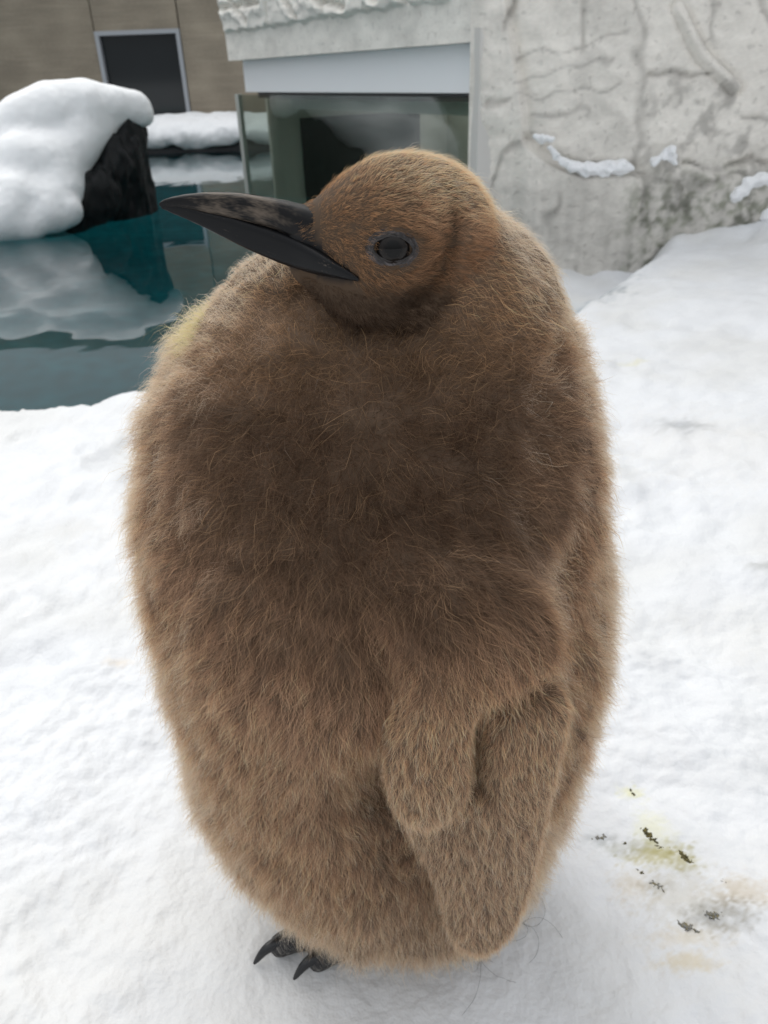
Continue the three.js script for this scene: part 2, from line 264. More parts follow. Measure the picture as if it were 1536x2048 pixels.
function rightRelief(x, y) {
  let d = 0.02 * fbm(x * 2.4, y * 2.4, 4, 4) + 0.005 * noise(x * 7 + y, y * 13, 3) + 0.004 * noise(x * 26, y * 30, 8);
  for (const [pts, w, k] of RIGHT_LINES) { const q = polyDist(x + 0.035 * noise(x * 5, y * 5, 9), y + 0.035 * noise(x * 5, y * 5, 19), pts) + 0.006 * noise(x * 20, y * 20, 5); if (q < w * 3) d -= 0.7 * k * groove(q, w); }
  const s = polyDist(x, y, STRAP); d += 0.022 * ss(0.03, 0.015, s) * ss(1.17, 1.1, y); d -= 0.018 * groove(s - 0.035, 0.01);
  const rx = RIDGE.reduce((b, p, i) => (i && y <= RIDGE[i - 1][1] && y >= p[1] ? lerp(p[0], RIDGE[i - 1][0], (y - p[1]) / (RIDGE[i - 1][1] - p[1])) : b), y > 1.5 ? 0.71 : 0.86);
  if (y > 0.56) { d += 0.05 * ss(0.012, -0.03, x - rx) * ss(0.56, 0.7, y) - 0.02 * groove(x - rx - 0.02, 0.02); }
  // below the sloping ledge the wall steps out
  const ly = LEDGE.reduce((b, p, i) => (i && x >= LEDGE[i - 1][0] && x <= p[0] ? lerp(LEDGE[i - 1][1], p[1], (x - LEDGE[i - 1][0]) / (p[0] - LEDGE[i - 1][0])) : b), x < 0.83 ? 0.6 : 0.37);
  d += 0.06 * ss(0.0, -0.03, y - ly) * ss(0.8, 0.9, x) * (1 - 0.55 * ss(1.45, 1.6, x)) - 0.025 * groove(y - ly - 0.03, 0.02) * ss(0.82, 0.9, x) * (1 - ss(1.45, 1.55, x));
  d += 0.05 * ss(0.42, 0.38, y) * ss(1.72, 1.85, x);
  return d * ss(0.55, 0.62, x);
}
function rightTone(x, y) { // dirt and moss on the render, darker towards the foot and along carved lines
  const n = fbm(x * 3.5, y * 3.5, 21, 4), st = 0.5 + 0.5 * noise(x * 16, y * 1.6, 6), sp = fbm(x * 14, y * 14, 2, 5);
  const low = ss(0.55, 0.1, y + 0.3 * n), moss = ss(0.5, 0.2, y + 0.12 * n) * ss(1.3, 1.6, x + 0.2 * n) * ss(-0.3, 0.45, sp + 0.25 * (st - 0.5) + 0.35 * n) * 0.8;
  const mid = ss(0.05, 0.4, n + 0.3 * sp) * ss(1.3, 1.7, x) * ss(1.0, 0.7, y);
  const k = 1 - 0.28 * low * (0.6 + 0.6 * st) - 0.3 * mid - 0.12 * ss(0, 0.5, n);
  const line = RIGHT_LINES.reduce((m, [p, w]) => Math.max(m, groove(polyDist(x + 0.035 * noise(x * 5, y * 5, 9), y + 0.035 * noise(x * 5, y * 5, 19), p), w * 1.5)), 0) * 0.3;
  const c = [k, k * 0.995, k * 0.98].map((v) => v * (1 - line)); return [c[0] * (1 - 0.62 * moss), c[1] * (1 - 0.58 * moss), c[2] * (1 - 0.66 * moss)];
}
{
  const root = group('carved_wall', 1.6, -0.6, -4.8); tag(root, 'pale grey carved concrete wall with snow at its foot, right of the window', 'wall');
  const O = root.position;
  const g = gridGeo(230, 190, (u, v) => { const x = 0.55 + 2.25 * u, y = -0.6 + 2.3 * v; return [x - O.x, y - O.y, rightZ(x) + rightRelief(x, y) - O.z]; }, (u, v) => [(0.55 + 2.25 * u) / 1.7, (2.3 * v) / 1.7], (p) => rightTone(p[0] + O.x, p[1] + O.y));
  mesh('wall_face', g, plasterM, root);
  const far = gridGeo(60, 50, (u, v) => { const x = 2.8 + 9 * u, y = -0.6 + 2.3 * v; return [x - O.x, y - O.y, rightZ(x) - O.z + 0.05 * fbm(x, y, 1, 3) * ss(0, 0.02, u) + rightRelief(2.8, y) * ss(0.02, 0, u)]; }, (u, v) => [(2.8 + 9 * u) / 1.7, (2.3 * v) / 1.7], (p) => rightTone(2.5, p[1] + O.y));
  mesh('wall_face', far, plasterM, root);
  const up = gridGeo(90, 40, (u, v) => { const x = 0.55 + 11.25 * u, y = 1.7 + 3.0 * v; return [x - O.x, y - O.y, rightZ(x) - O.z + 0.05 * fbm(x, y, 1, 3) * ss(0, 0.05, v) * ss(0, 0.01, u)]; }, (u, v) => [(0.55 + 11.25 * u) / 1.7, (2.3 + 3 * v) / 1.7], () => [1, 1, 0.98]);
  mesh('wall_face', up, plasterM, root);
  const back = new THREE.Shape([[0.62, -4.95], [11.8, -3.72], [11.8, -6.5], [0.9, -6.5]].map(([x, z]) => new THREE.Vector2(x - O.x, -(z - O.z)))), e = new THREE.ExtrudeGeometry(back, { depth: 5.3, bevelEnabled: false }); e.rotateX(-Math.PI / 2);
  mesh('wall_core', e, std(0.4, 0.39, 0.37, 0.95), root);
}
// the window side: s runs from the corner away along the front, t outwards, in a frame turned with that front
{
  const A = V(0.55, 0, -4.8), B = V(-1.205, 0, -7.8), L = 3.476, turn = Math.atan2(-(B.z - A.z), B.x - A.x);
  const root = group('viewing_building', A.x, -0.6, A.z); root.rotation.y = turn;                       // local x = s, local z = inwards after the turn
  tag(root, 'pale carved concrete overhang over a white band and a big glass window', 'building');
  const inward = 1, Y = (y) => y + 0.6;                                                                 // local z > 0 leads into the building or out of it
  const out = V(-0.864, 0, 0.504).applyAxisAngle(V(0, 1, 0), -turn).z > 0 ? 1 : -1, T = (t) => t * out;
  const zb = (a, b) => [Math.min(T(a), T(b)), Math.max(T(a), T(b))];
  const lines = [[[0.15, 1.3], [0.6, 1.42], [0.9, 1.75]], [[0.9, 1.3], [1.2, 1.5], [1.25, 1.9]], [[1.3, 1.28], [1.9, 1.4], [2.1, 1.8]], [[2.0, 1.25], [2.3, 1.5]], [[2.5, 1.25], [2.45, 1.6], [2.9, 1.9]], [[2.9, 1.3], [3.3, 1.5]], [[0.4, 1.6], [1.6, 1.62]], [[1.7, 1.55], [2.6, 1.58]], [[1.0, 1.25], [0.9, 1.15]], [[2.6, 1.4], [3.4, 1.42]], [[0.3, 1.5], [0.2, 1.9]], [[1.5, 1.75], [2.4, 1.9]], [[0.55, 1.22], [0.75, 1.38], [1.1, 1.42]], [[1.55, 1.22], [1.65, 1.45]]];
  const relief = (s, y) => {
    let d = 0.014 * fbm(s * 1.6, y * 2.2, 14, 3) + 0.004 * noise(s * 2 + y * 3, y * 12, 3); for (const p of lines) { const q = polyDist(s, y, p) + 0.015 * noise(s * 14, y * 14, 2); d -= 0.05 * groove(q, 0.016) - 0.022 * groove(q - 0.05, 0.03); }
    const flat = ss(1.235, 1.25, y + 0.012 * noise(s * 5, 1, 1)) * ss(0.16, 0.2, s); return lerp(-0.0, d + 0.03, flat) * ss(L, L - 0.05, s) * ss(0.0, 0.02, s);
  };
  const face = gridGeo(300, 150, (u, v) => { const s = L * (1 - u), y = 1.035 + 1.3 * v; return [s + 0.07 * v * (1 - u) ** 2, Y(y), T(relief(s, y))]; }, (u, v) => [L * u / 1.7, 1.3 * v / 1.7], (p) => { const k = 1 - 0.14 * ss(0, 0.5, fbm(p[0] * 2, p[1] * 2, 3)); return [1.12 * k, 1.125 * k, 1.12 * k]; });
  mesh('overhang', face, plasterM, root);
  const upper = gridGeo(40, 30, (u, v) => { const s = L * (1 - u), y = 2.335 + 2.4 * v; return [s + 0.07 * (1 - u) ** 2 * (1 + v), Y(y), T(0.04 * fbm(s, y, 2) * ss(0, 0.05, v) * ss(0, 0.05, u) * ss(1, 0.95, u))]; }, (u, v) => [L * u / 1.7, 2.4 * v / 1.7], () => [1.1, 1.1, 1.1]);
  mesh('overhang', upper, plasterM, root);
  const rim = std(0.6, 0.59, 0.565, 0.9);
  mesh('overhang_core', boxGeo(0.0, L + 0.005, Y(1.037), Y(4.7), ...zb(-0.03, -1.5)), rim, root);
  mesh('jamb', boxGeo(-0.07, 0.0, Y(-0.6), Y(1.1), ...zb(-0.012, -1.2)), rim, root);
  mesh('white_band', boxGeo(0.003, L - 0.14, Y(0.795), Y(1.034), ...zb(-0.07, -0.5)), std(0.92, 0.94, 0.96, 0.4), root);
  const dark = std(0.16, 0.14, 0.15, 0.5, { metalness: 0.3 });
  mesh('window_frame', mergeGeometries([boxGeo(0.003, L - 0.2, Y(0.745), Y(0.793), ...zb(-0.16, -0.3)), boxGeo(0.003, 0.085, Y(-0.6), Y(0.745), ...zb(-0.16, -0.3))]), dark, root);
  // room behind the glass; roof opening added at the back to let daylight in
  const inner = std(0.78, 0.75, 0.68, 0.85);
  mesh('room', mergeGeometries([boxGeo(-0.05, L, Y(0.76), Y(0.86), ...zb(-0.31, -1.5)), boxGeo(-0.05, L, Y(-0.6), Y(0.86), ...zb(-2.3, -2.4)), boxGeo(L - 0.04, L, Y(-0.6), Y(0.76), ...zb(-0.31, -2.3)), boxGeo(-0.05, L, Y(-0.6), Y(-0.55), ...zb(-0.31, -2.3)), boxGeo(-0.15, -0.05, Y(-0.6), Y(0.86), ...zb(-0.4, -2.4))]), inner, root);
  mesh('inner_frame', mergeGeometries([boxGeo(0.1, L - 0.5, Y(0.66), Y(0.755), ...zb(-0.33, -0.37)), boxGeo(0.1, 0.26, Y(-0.5), Y(0.66), ...zb(-0.33, -0.37))]), std(0.8, 0.78, 0.72, 0.7), root);
  mesh('dark_opening', boxGeo(L - 0.06, L - 0.041, Y(-0.5), Y(0.56), ...zb(-0.62, -1.95)), std(0.05, 0.055, 0.052, 0.5), root);  // flat dark sheet painted as the unlit opening in the end wall
  mesh('glass_pane', boxGeo(0.004, L - 0.02, Y(-0.55), Y(0.775), ...zb(-0.045, -0.075)), phys(0.72, 0.77, 0.74, 0.02, { transmission: 1, thickness: 0, ior: 1.6 }), root);
  mesh('glass_edge', boxGeo(L - 0.019, L + 0.05, Y(-0.55), Y(0.78), ...zb(-0.04, -0.08)), phys(0.5, 0.52, 0.49, 0.25), root);
}
// snow caught on the carvings
{
  const snowM = phys(0.87, 0.885, 0.9, 0.65);
  const patch = (label, pts, depth = 0.05) => {
    const c = pts[Math.floor(pts.length / 2)], z = rightZ(c[0]) + 0.05, root = group('wall_snow', c[0], c[1], z);
    const f = (x, y, q) => { let d = 1e9; for (let i = 1; i < pts.length; i++) { const a = pts[i - 1], b = pts[i]; d = smin(d, sdCapsule(x, y, q * 0.7, [a[0] - c[0], a[1] - c[1], 0], [b[0] - c[0], b[1] - c[1], 0], a[2], b[2]), 0.012); } return d + 0.01 * noise(x * 17, y * 17, q * 17) + 0.0012 * noise(x * 70, y * 70, q * 70); };
    const xs = pts.map((p) => p[0] - c[0]), ys = pts.map((p) => p[1] - c[1]), e = 0.07;
    mesh('snow_lump', surfaceNets(f, [Math.min(...xs) - e, Math.min(...ys) - e, -e], [Math.max(...xs) + e, Math.max(...ys) + e, e], 0.007), snowM, root); tag(root, label, 'snow patch');
  };
  patch('thin strand of snow along the sloping ledge of the grey wall', [[0.985, 0.52, 0.01], [1.03, 0.475, 0.016], [1.08, 0.445, 0.022], [1.12, 0.42, 0.028], [1.2, 0.405, 0.032], [1.3, 0.405, 0.036], [1.4, 0.41, 0.038], [1.45, 0.4, 0.016]]);
  patch('small crumb of snow at the top end of the sloping ledge strand', [[0.9, 0.575, 0.012], [0.95, 0.565, 0.02], [1.0, 0.565, 0.012]]);
  patch('small hooked lump of snow above the mossy part of the wall', [[1.555, 0.43, 0.022], [1.6, 0.465, 0.02], [1.64, 0.485, 0.026], [1.665, 0.43, 0.018]]);
  patch('curved arch of snow on a carved knob near the right wall foot', [[2.02, 0.255, 0.036], [2.07, 0.31, 0.034], [2.14, 0.335, 0.032], [2.21, 0.325, 0.03], [2.25, 0.26, 0.034], [2.32, 0.25, 0.04]]);
  patch('round blob of snow under the snow arch on the wall', [[2.21, 0.15, 0.045], [2.26, 0.12, 0.06], [2.34, 0.1, 0.06]]);
}

// ---------------------------------------------------------------- the penguin chick (its own axes: origin on the snow under the body)
const chick = group('penguin_chick', 0, 0, -0.66); tag(chick, 'fluffy brown penguin chick standing on the snow with its beak to the left', 'penguin');
// body profile: height, left and right edge, front and back depth
const BODY = [[0.0, -0.05, 0.09, 0.06, 0.06], [0.025, -0.105, 0.14, 0.118, 0.1], [0.05, -0.142, 0.165, 0.15, 0.13], [0.09, -0.178, 0.186, 0.172, 0.16], [0.13, -0.198, 0.193, 0.179, 0.18], [0.17, -0.219, 0.203, 0.182, 0.19], [0.21, -0.23, 0.211, 0.187, 0.195], [0.25, -0.231, 0.216, 0.193, 0.2], [0.31, -0.23, 0.22, 0.2, 0.205], [0.37, -0.231, 0.224, 0.203, 0.207], [0.43, -0.234, 0.226, 0.204, 0.207], [0.5, -0.236, 0.217, 0.202, 0.2], [0.56, -0.235, 0.21, 0.197, 0.195], [0.61, -0.225, 0.203, 0.189, 0.185], [0.66, -0.21, 0.194, 0.177, 0.175], [0.7, -0.186, 0.179, 0.163, 0.165], [0.74, -0.152, 0.161, 0.142, 0.15], [0.77, -0.117, 0.136, 0.116, 0.13], [0.8, -0.08, 0.1, 0.085, 0.1], [0.825, -0.03, 0.05, 0.04, 0.05]];
function bodyAt(y) {
  const n = BODY.length; let i = 1; while (i < n - 1 && y > BODY[i][0]) i++;
  const a = BODY[i - 1], b = BODY[i], t = clamp((y - a[0]) / (b[0] - a[0]), 0, 1), q = t * t * (3 - 2 * t), w = i === 1 || i === n - 1 ? t : 0.5 * t + 0.5 * q;
  return [1, 2, 3, 4].map((k) => lerp(a[k], b[k], w));
}
const bodyTable = []; for (let i = 0; i <= 400; i++) bodyTable.push(bodyAt((i / 400) * 0.83));
function sdBody(x, y, z) {
  const yc = clamp(y, 0.001, 0.8249), f = (yc / 0.83) * 400, i = Math.floor(f), t = f - i, a = bodyTable[i], b = bodyTable[i + 1];
  const l = a[0] + (b[0] - a[0]) * t, r = a[1] + (b[1] - a[1]) * t, zf = a[2] + (b[2] - a[2]) * t, zb = a[3] + (b[3] - a[3]) * t;
  const zc = -0.03 * clamp((yc - 0.5) / 0.3, 0, 1), cx = (l + r) / 2, rx = (r - l) / 2, dz = z - zc, rz = dz > 0 ? zf : zb, px = (x - cx) / rx, pz = dz / rz;
  const k0 = Math.hypot(px, pz), k1 = Math.hypot(px / rx, pz / rz); let d = k1 < 1e-6 ? -Math.min(rx, rz) : (k0 * (k0 - 1)) / k1;
  d *= y > 0.7 || y < 0.1 ? 0.72 : 0.95;
  if (y < 0.001) d = Math.max(d, 0.001 - y); if (y > 0.8249) d = Math.hypot(Math.max(d, 0), y - 0.8249) + (d < 0 ? 0 : 0);
  d += 0.0055 * noise(x * 14, y * 14, z * 14) + 0.0025 * noise(x * 34, y * 34, z * 34);
  // the breast hangs over the belly beside the wing, and the side folds in behind it
  if (dz > 0) {
    d += 0.06 * Math.exp(-(((x + 0.006) / 0.045) ** 2) - ((y - 0.335) / 0.09) ** 2) + 0.02 * Math.exp(-(((x - 0.03) / 0.045) ** 2) - ((y - 0.2) / 0.07) ** 2);
    d -= 0.012 * Math.exp(-(((x + 0.05) / 0.09) ** 2) - ((y - 0.47) / 0.05) ** 2);
    d += 0.013 * Math.exp(-(((x - 0.152) / 0.02) ** 2)) * ss(0.2, 0.3, y) * ss(0.62, 0.52, y) + 0.018 * Math.exp(-(((x - 0.012) / 0.02) ** 2) - ((y - 0.572) / 0.018) ** 2);
  }
  if (dz > 0) d += 0.018 * Math.exp(-(((x + 0.002) / 0.06) ** 2) - ((y - 0.766) / 0.016) ** 2);                        // under the chin
  return d;
}
const HZ = 0.66;                                                     // head points below are given from the camera's origin; z is moved by this
const h3 = (x, y, z) => [x, y, z + HZ];
const CRANIUM = h3(0.024, 0.82, -0.588), BEAK_BASE = h3(-0.035, 0.818, -0.578);
function sdHead(x, y, z) {
  let d = sdEllipsoid(x, y, z, CRANIUM, [0.061, 0.05, 0.05]);
  d = smin(d, sdCapsule(x, y, z, h3(-0.003, 0.819, -0.582), h3(-0.047, 0.824, -0.578), 0.039, 0.0165), 0.02);
  d = smin(d, sdSphere(x, y, z, h3(0.012, 0.797, -0.582), 0.042), 0.02);
  d = smin(d, sdCapsule(x, y, z, h3(-0.05, 0.797, -0.582), h3(-0.012, 0.782, -0.585), 0.013, 0.03), 0.02);
  return d;
}
function sdNape(x, y, z) { return smin(sdCapsule(x, y, z, h3(0.046, 0.814, -0.612), h3(0.072, 0.762, -0.65), 0.041, 0.06), sdSphere(x, y, z, h3(0.064, 0.777, -0.6), 0.046), 0.02); }
// wing: height, centre and half width, hanging in front of the left flank
const WING = [[0.12, 0.085, 0.006], [0.16, 0.081, 0.02], [0.2, 0.083, 0.03], [0.24, 0.081, 0.041], [0.28, 0.076, 0.05], [0.33, 0.068, 0.058], [0.38, 0.063, 0.062], [0.43, 0.062, 0.065], [0.48, 0.061, 0.064], [0.53, 0.06, 0.055], [0.57, 0.062, 0.035]];
function wingAt(y) { let i = 1; while (i < WING.length - 1 && y > WING[i][0]) i++; const a = WING[i - 1], b = WING[i], t = clamp((y - a[0]) / (b[0] - a[0]), 0, 1); return [lerp(a[1], b[1], t), lerp(a[2], b[2], t)]; }
function sdWing(x, y, z) {
  z -= 0.008 * ss(0.56, 0.48, y);
  const [cx, w] = wingAt(y), zc = 0.187 + 0.01 * (y - 0.3) - 0.012 * ss(0.2, 0.12, y), q = Math.hypot((x - cx) / w, (z - zc) / 0.019);
  let d = (q - 1) * 0.017; d = Math.max(d, Math.max(0.125 - y, y - 0.565));
  d = smin(d, sdCapsule(x, y, z * 1.5, [0.1, 0.465, 0.201 * 1.5], [0.078, 0.185, 0.193 * 1.5], 0.032, 0.024), 0.03);     // the blade behind
  let q2 = sdEllipsoid(x, y + 0.34 * (x - 0.06), z, [0.065, 0.553, 0.194], [0.065, 0.052, 0.034]);                      // shoulder fold, running down into the front lobe
  q2 = smin(q2, sdEllipsoid(x - 0.1 * (y - 0.45), y, z, [0.034, 0.452, 0.21], [0.04, 0.092, 0.026]), 0.045);
  d = smin(d, q2, 0.006);
  d += 0.018 * Math.exp(-((polyDist(x, y, [[0.128, 0.508], [0.105, 0.503], [0.085, 0.5], [0.07, 0.487], [0.066, 0.45], [0.072, 0.4]]) / 0.0085) ** 2)) * ss(0.17, 0.19, z);
  return d;
}
const CHEEK = [[0.053, 0.832], [0.05, 0.815], [0.041, 0.797], [0.024, 0.78]];
function sdChick(x, y, z) {
  let d = smin(smin(smin(sdBody(x, y, z), sdNape(x, y, z), 0.05), sdHead(x, y, z), 0.01), sdWing(x, y, z), lerp(0.006, 0.05, ss(0.53, 0.57, y)));
  if (z > 0.04 && y > 0.77) d += 0.012 * Math.exp(-((polyDist(x, y, CHEEK) / 0.0085) ** 2));             // fold behind the cheek
  return d;
}
const along = (pts) => (x) => { let i = 1; while (i < pts.length - 1 && x > pts[i][0]) i++; const a = pts[i - 1], b = pts[i]; return lerp(a[1], b[1], clamp((x - a[0]) / (b[0] - a[0]), 0, 1)); };
const bilTop = along([[-0.06, 0.835], [-0.045, 0.822], [-0.022, 0.802], [-0.009, 0.789]]), bilBottom = along([[-0.057, 0.7965], [-0.04, 0.792], [-0.0225, 0.789], [-0.009, 0.787]]);  // where feathers stop round the bill
const skinGeo = surfaceNets(sdChick, [-0.28, -0.02, -0.24], [0.28, 0.9, 0.26], 0.0065);
{
  const P = skinGeo.attributes.position, col = new Float32Array(P.count * 3);                         // bare black skin round the gape, dark skin elsewhere
  for (let i = 0; i < P.count; i++) { const x = P.getX(i), y = P.getY(i), bare = x < -0.006 && Math.abs(P.getZ(i) - 0.082) < 0.06 && y > 0.785 && ((x < -0.05 && y > 0.803) || (y < bilTop(x) + 0.002 && y > bilBottom(x) + 0.003)); col.set(bare ? [0.007, 0.0072, 0.008] : y > 0.77 && x < 0.06 ? [0.07, 0.043, 0.024] : [0.11, 0.07, 0.043], i * 3); }
  skinGeo.setAttribute('color', new THREE.BufferAttribute(col, 3));
  mesh('body', skinGeo, std(1, 1, 1, 0.9, { vertexColors: true }), chick);
}

// down: every hair is a tapered, curved ribbon rooted on the skin
const SWIRL = [-0.005, 0.705, 0.135], EYE = h3(0.0125, 0.8165, -0.52);
const camLocal = [0, CAM_H, 0.66];
function growDown() {
  const p = skinGeo.attributes.position.array, ix = skinGeo.index.array, nt = ix.length / 3, cum = new Float64Array(nt), kinds = new Uint8Array(nt);
  let total = 0; const a = V(0, 0, 0), b = V(0, 0, 0), c = V(0, 0, 0), n = V(0, 0, 0);
  const kindOf = (x, y, z) => { const w = sdWing(x, y, z), h = sdHead(x, y, z), o = Math.min(sdBody(x, y, z), sdNape(x, y, z)); return h < o && h < w ? 1 : w < o ? 2 : 0; };
  for (let t = 0; t < nt; t++) {
    a.fromArray(p, ix[t * 3] * 3); b.fromArray(p, ix[t * 3 + 1] * 3); c.fromArray(p, ix[t * 3 + 2] * 3);
    n.copy(b).sub(a).cross(c.clone().sub(a)); const area = n.length() / 2; a.add(b).add(c).divideScalar(3); gradient(sdChick, a.x, a.y, a.z, 0.003, n);
    const vx = camLocal[0] - a.x, vy = camLocal[1] - a.y, vz = camLocal[2] - a.z, f = (n.x * vx + n.y * vy + n.z * vz) / Math.hypot(vx, vy, vz), k = kindOf(a.x, a.y, a.z);
    kinds[t] = k; let w = f > -0.45 ? 1 : 0.3; if (k === 1) w *= 3.0; else if (k === 2) w *= 1.35; if (a.y < 0.004) w = 0;
    total += area * w; cum[t] = total;
  }
  const N = HAIRS, LV = 4, acc = [0, 1, 2, 3].map(() => ({ pos: [], nor: [], col: [], idx: [], n: 0 })), r = rng(5);
  const out = V(0, 0, 0), T = V(0, 0, 0), S = V(0, 0, 0), Q = V(0, 0, 0), P = V(0, 0, 0), prev = V(0, 0, 0), N2 = V(0, 0, 0), W = V(0, 0, 0), root = V(0, 0, 0), clump = V(0, 0, 0);
  const cell = (i, j, k, s) => { let h = (Math.imul(i, 73856093) ^ Math.imul(j, 19349663) ^ Math.imul(k, 83492791) ^ Math.imul(s, 2654435)) >>> 0; h = Math.imul(h ^ (h >>> 15), 2246822507); return ((h ^ (h >>> 13)) >>> 0) / 4294967296; };
  for (let h = 0; h < N; h++) {
    let lo = 0, hi = nt - 1; const x = r() * total; while (lo < hi) { const m = (lo + hi) >> 1; if (cum[m] < x) lo = m + 1; else hi = m; }
    const t = lo; let k = kinds[t], u = r(), v = r(); if (u + v > 1) { u = 1 - u; v = 1 - v; }
    a.fromArray(p, ix[t * 3] * 3); b.fromArray(p, ix[t * 3 + 1] * 3); c.fromArray(p, ix[t * 3 + 2] * 3);
    root.set(a.x + (b.x - a.x) * u + (c.x - a.x) * v, a.y + (b.y - a.y) * u + (c.y - a.y) * v, a.z + (b.z - a.z) * u + (c.z - a.z) * v);
    gradient(sdChick, root.x, root.y, root.z, 0.0025, n);
    const y = root.y; if (k === 2 && r() < ss(0.49, 0.58, y)) k = 0; let guard = r() < (k === 0 ? 0.022 : k === 2 ? 0.03 : 0.0);
    const de = Math.hypot(root.x - EYE[0], (root.y - EYE[1]) * 1.15, root.z - EYE[2]); if (k === 1 && de < 0.0132 + 0.0035 * noise(root.x * 160, root.y * 160, 2) - 0.0025 * ss(0, 0.012, root.y - EYE[1])) continue;
    if (k === 1 && root.x < -0.009 && (root.x < -0.05 + 0.004 * noise(root.x * 150, root.y * 200, root.z * 200) || (root.y < bilTop(root.x) && root.y > bilBottom(root.x)))) continue;
    const hollow = z0 => 1 - 0.5 * Math.exp(-(((root.x + 0.004) / 0.042) ** 2) - ((y - 0.3) / 0.11) ** 2) * (z0 > 0.03 ? 1 : 0);
    // which way the down lies
    let L, lift, lay, wid, rough, droop, cs, cl; let dist = Math.hypot(root.x - SWIRL[0], (root.y - SWIRL[1]) * 0.95, (root.z - SWIRL[2]) * 0.8);
    if (k === 1) {
      T.set(root.x - BEAK_BASE[0], root.y - BEAK_BASE[1] - 0.004, root.z - BEAK_BASE[2]).normalize(); T.x += 0.35; T.lerp(Q.set(-1, -0.05, 0.05 * Math.sign(root.z - 0.08)), ss(-0.034, -0.043, root.x));
      const db = Math.hypot(root.x - BEAK_BASE[0], root.y - BEAK_BASE[1], root.z - BEAK_BASE[2]);
      L = lerp(0.0075, 0.0125, ss(0.02, 0.09, db)); lift = 0.62; lay = 0.75; wid = 0.0002; rough = 0.3; droop = 0.1; cs = 0.0032; cl = 0.55;
    } else if (k === 2) {
      T.set((root.x - 0.06) * 1.6 + 0.1, -1, 0.1); L = 0.0165; lift = 0.5; lay = 0.8; wid = 0.00027; rough = 0.5; droop = 0.1; cs = 0.0055; cl = 0.45;
    } else {
      const g = ss(0.0, 0.16, dist); T.set(root.x - SWIRL[0], root.y - SWIRL[1], (root.z - SWIRL[2]) * 0.6).normalize(); T.y -= 0.45 * ss(0.04, 0.3, dist) * (1 - 0.55 * ss(0.5, 0.75, y)); T.y -= 0.5 * ss(0.3, 0.05, y);
      if (root.z < -0.02) T.lerp(Q.set(root.x * 1.2, -0.75, 0), 0.6 * ss(0, -0.15, root.z));
      const neck = ss(0.7, 0.77, y);
      L = lerp(0.027, 0.0145, neck); lift = lerp(0.95, 0.62, ss(0.4, 0.62, y)); lay = lerp(0.55, 0.85, ss(0.4, 0.62, y)); wid = 0.00028; rough = lerp(1.5, 0.6, g); droop = 0.12; cl = 0.92; cs = lerp(lerp(0.0105, 0.0072, g), 0.0045, neck);
      if (neck > 0.3 && root.x > -0.02) { T.lerp(Q.set(0.75, -0.6, 0.1), neck * 0.85); rough = 0.3; }
    }
    if (k === 0 && dist < 0.05) { const w = ss(0.05, 0.01, dist); T.x += w * 2.5 * (r() - 0.5); T.y += w * 2.5 * (r() - 0.5); }
    T.addScaledVector(n, -T.dot(n)); if (T.lengthSq() < 1e-6) T.set(1, 0, 0).addScaledVector(n, -n.x); T.normalize(); S.copy(n).cross(T);
    const f = k === 1 ? 70 : 34, ang0 = rough * (0.9 * noise(root.x * f, root.y * f, root.z * f) + 0.55 * noiseB(root.x * f * 3, root.y * f * 3, root.z * f * 3) + 0.45 * (r() - 0.5));
    if (k === 0) L *= hollow(root.z);
    L *= 0.5 + 0.72 * r(); if (r() < 0.1) L *= 1.25; if (k === 1 && de < 0.024) L *= 0.55; if (guard) { L = Math.max(L, 0.02) * 1.12; lift *= 1.1; wid *= 1.45; }
    lift *= 0.8 + 0.45 * r() + 0.3 * noiseB(root.x * 45, root.y * 45, root.z * 45);
    // the nearest lock of down, whose tip this hair leans to
    let best = 1e9; const ci = Math.floor(root.x / cs), cj = Math.floor(root.y / cs), ck = Math.floor(root.z / cs); let shade = 0.5, tuft = 0.5, tuft2 = 0.5, tuft3 = 0;
    for (let i = -1; i <= 1; i++) for (let j = -1; j <= 1; j++) for (let q = -1; q <= 1; q++) {
      const X = (ci + i + cell(ci + i, cj + j, ck + q, 1)) * cs, Y = (cj + j + cell(ci + i, cj + j, ck + q, 2)) * cs, Z = (ck + q + cell(ci + i, cj + j, ck + q, 3)) * cs, d2 = (X - root.x) ** 2 + (Y - root.y) ** 2 + (Z - root.z) ** 2;
      if (d2 < best) { best = d2; clump.set(X - root.x, Y - root.y, Z - root.z); shade = cell(ci + i, cj + j, ck + q, 4); tuft = cell(ci + i, cj + j, ck + q, 5); tuft2 = cell(ci + i, cj + j, ck + q, 6); tuft3 = cell(ci + i, cj + j, ck + q, 7); }
    }
    const ang = ang0 * 0.7 + (tuft - 0.5) * rough * 1.5; T.multiplyScalar(Math.cos(ang)).addScaledVector(S, Math.sin(ang)); S.copy(n).cross(T); L *= 0.82 + 0.4 * tuft2;
    if (k === 0 && tuft3 > 0.74 && r() < 0.18) { guard = true; L *= 1.15; lay *= 1.15; wid *= 1.35; }
    clump.addScaledVector(n, -clump.dot(n)).multiplyScalar(cl * (guard ? 0.85 : 1) * (0.7 + 0.5 * r()));
    // colour of this hair: pigment, with rim light and recess shade painted in
    let R, G, B, tip = 0.6, gk = 1, yellow = 0, pale = 0;
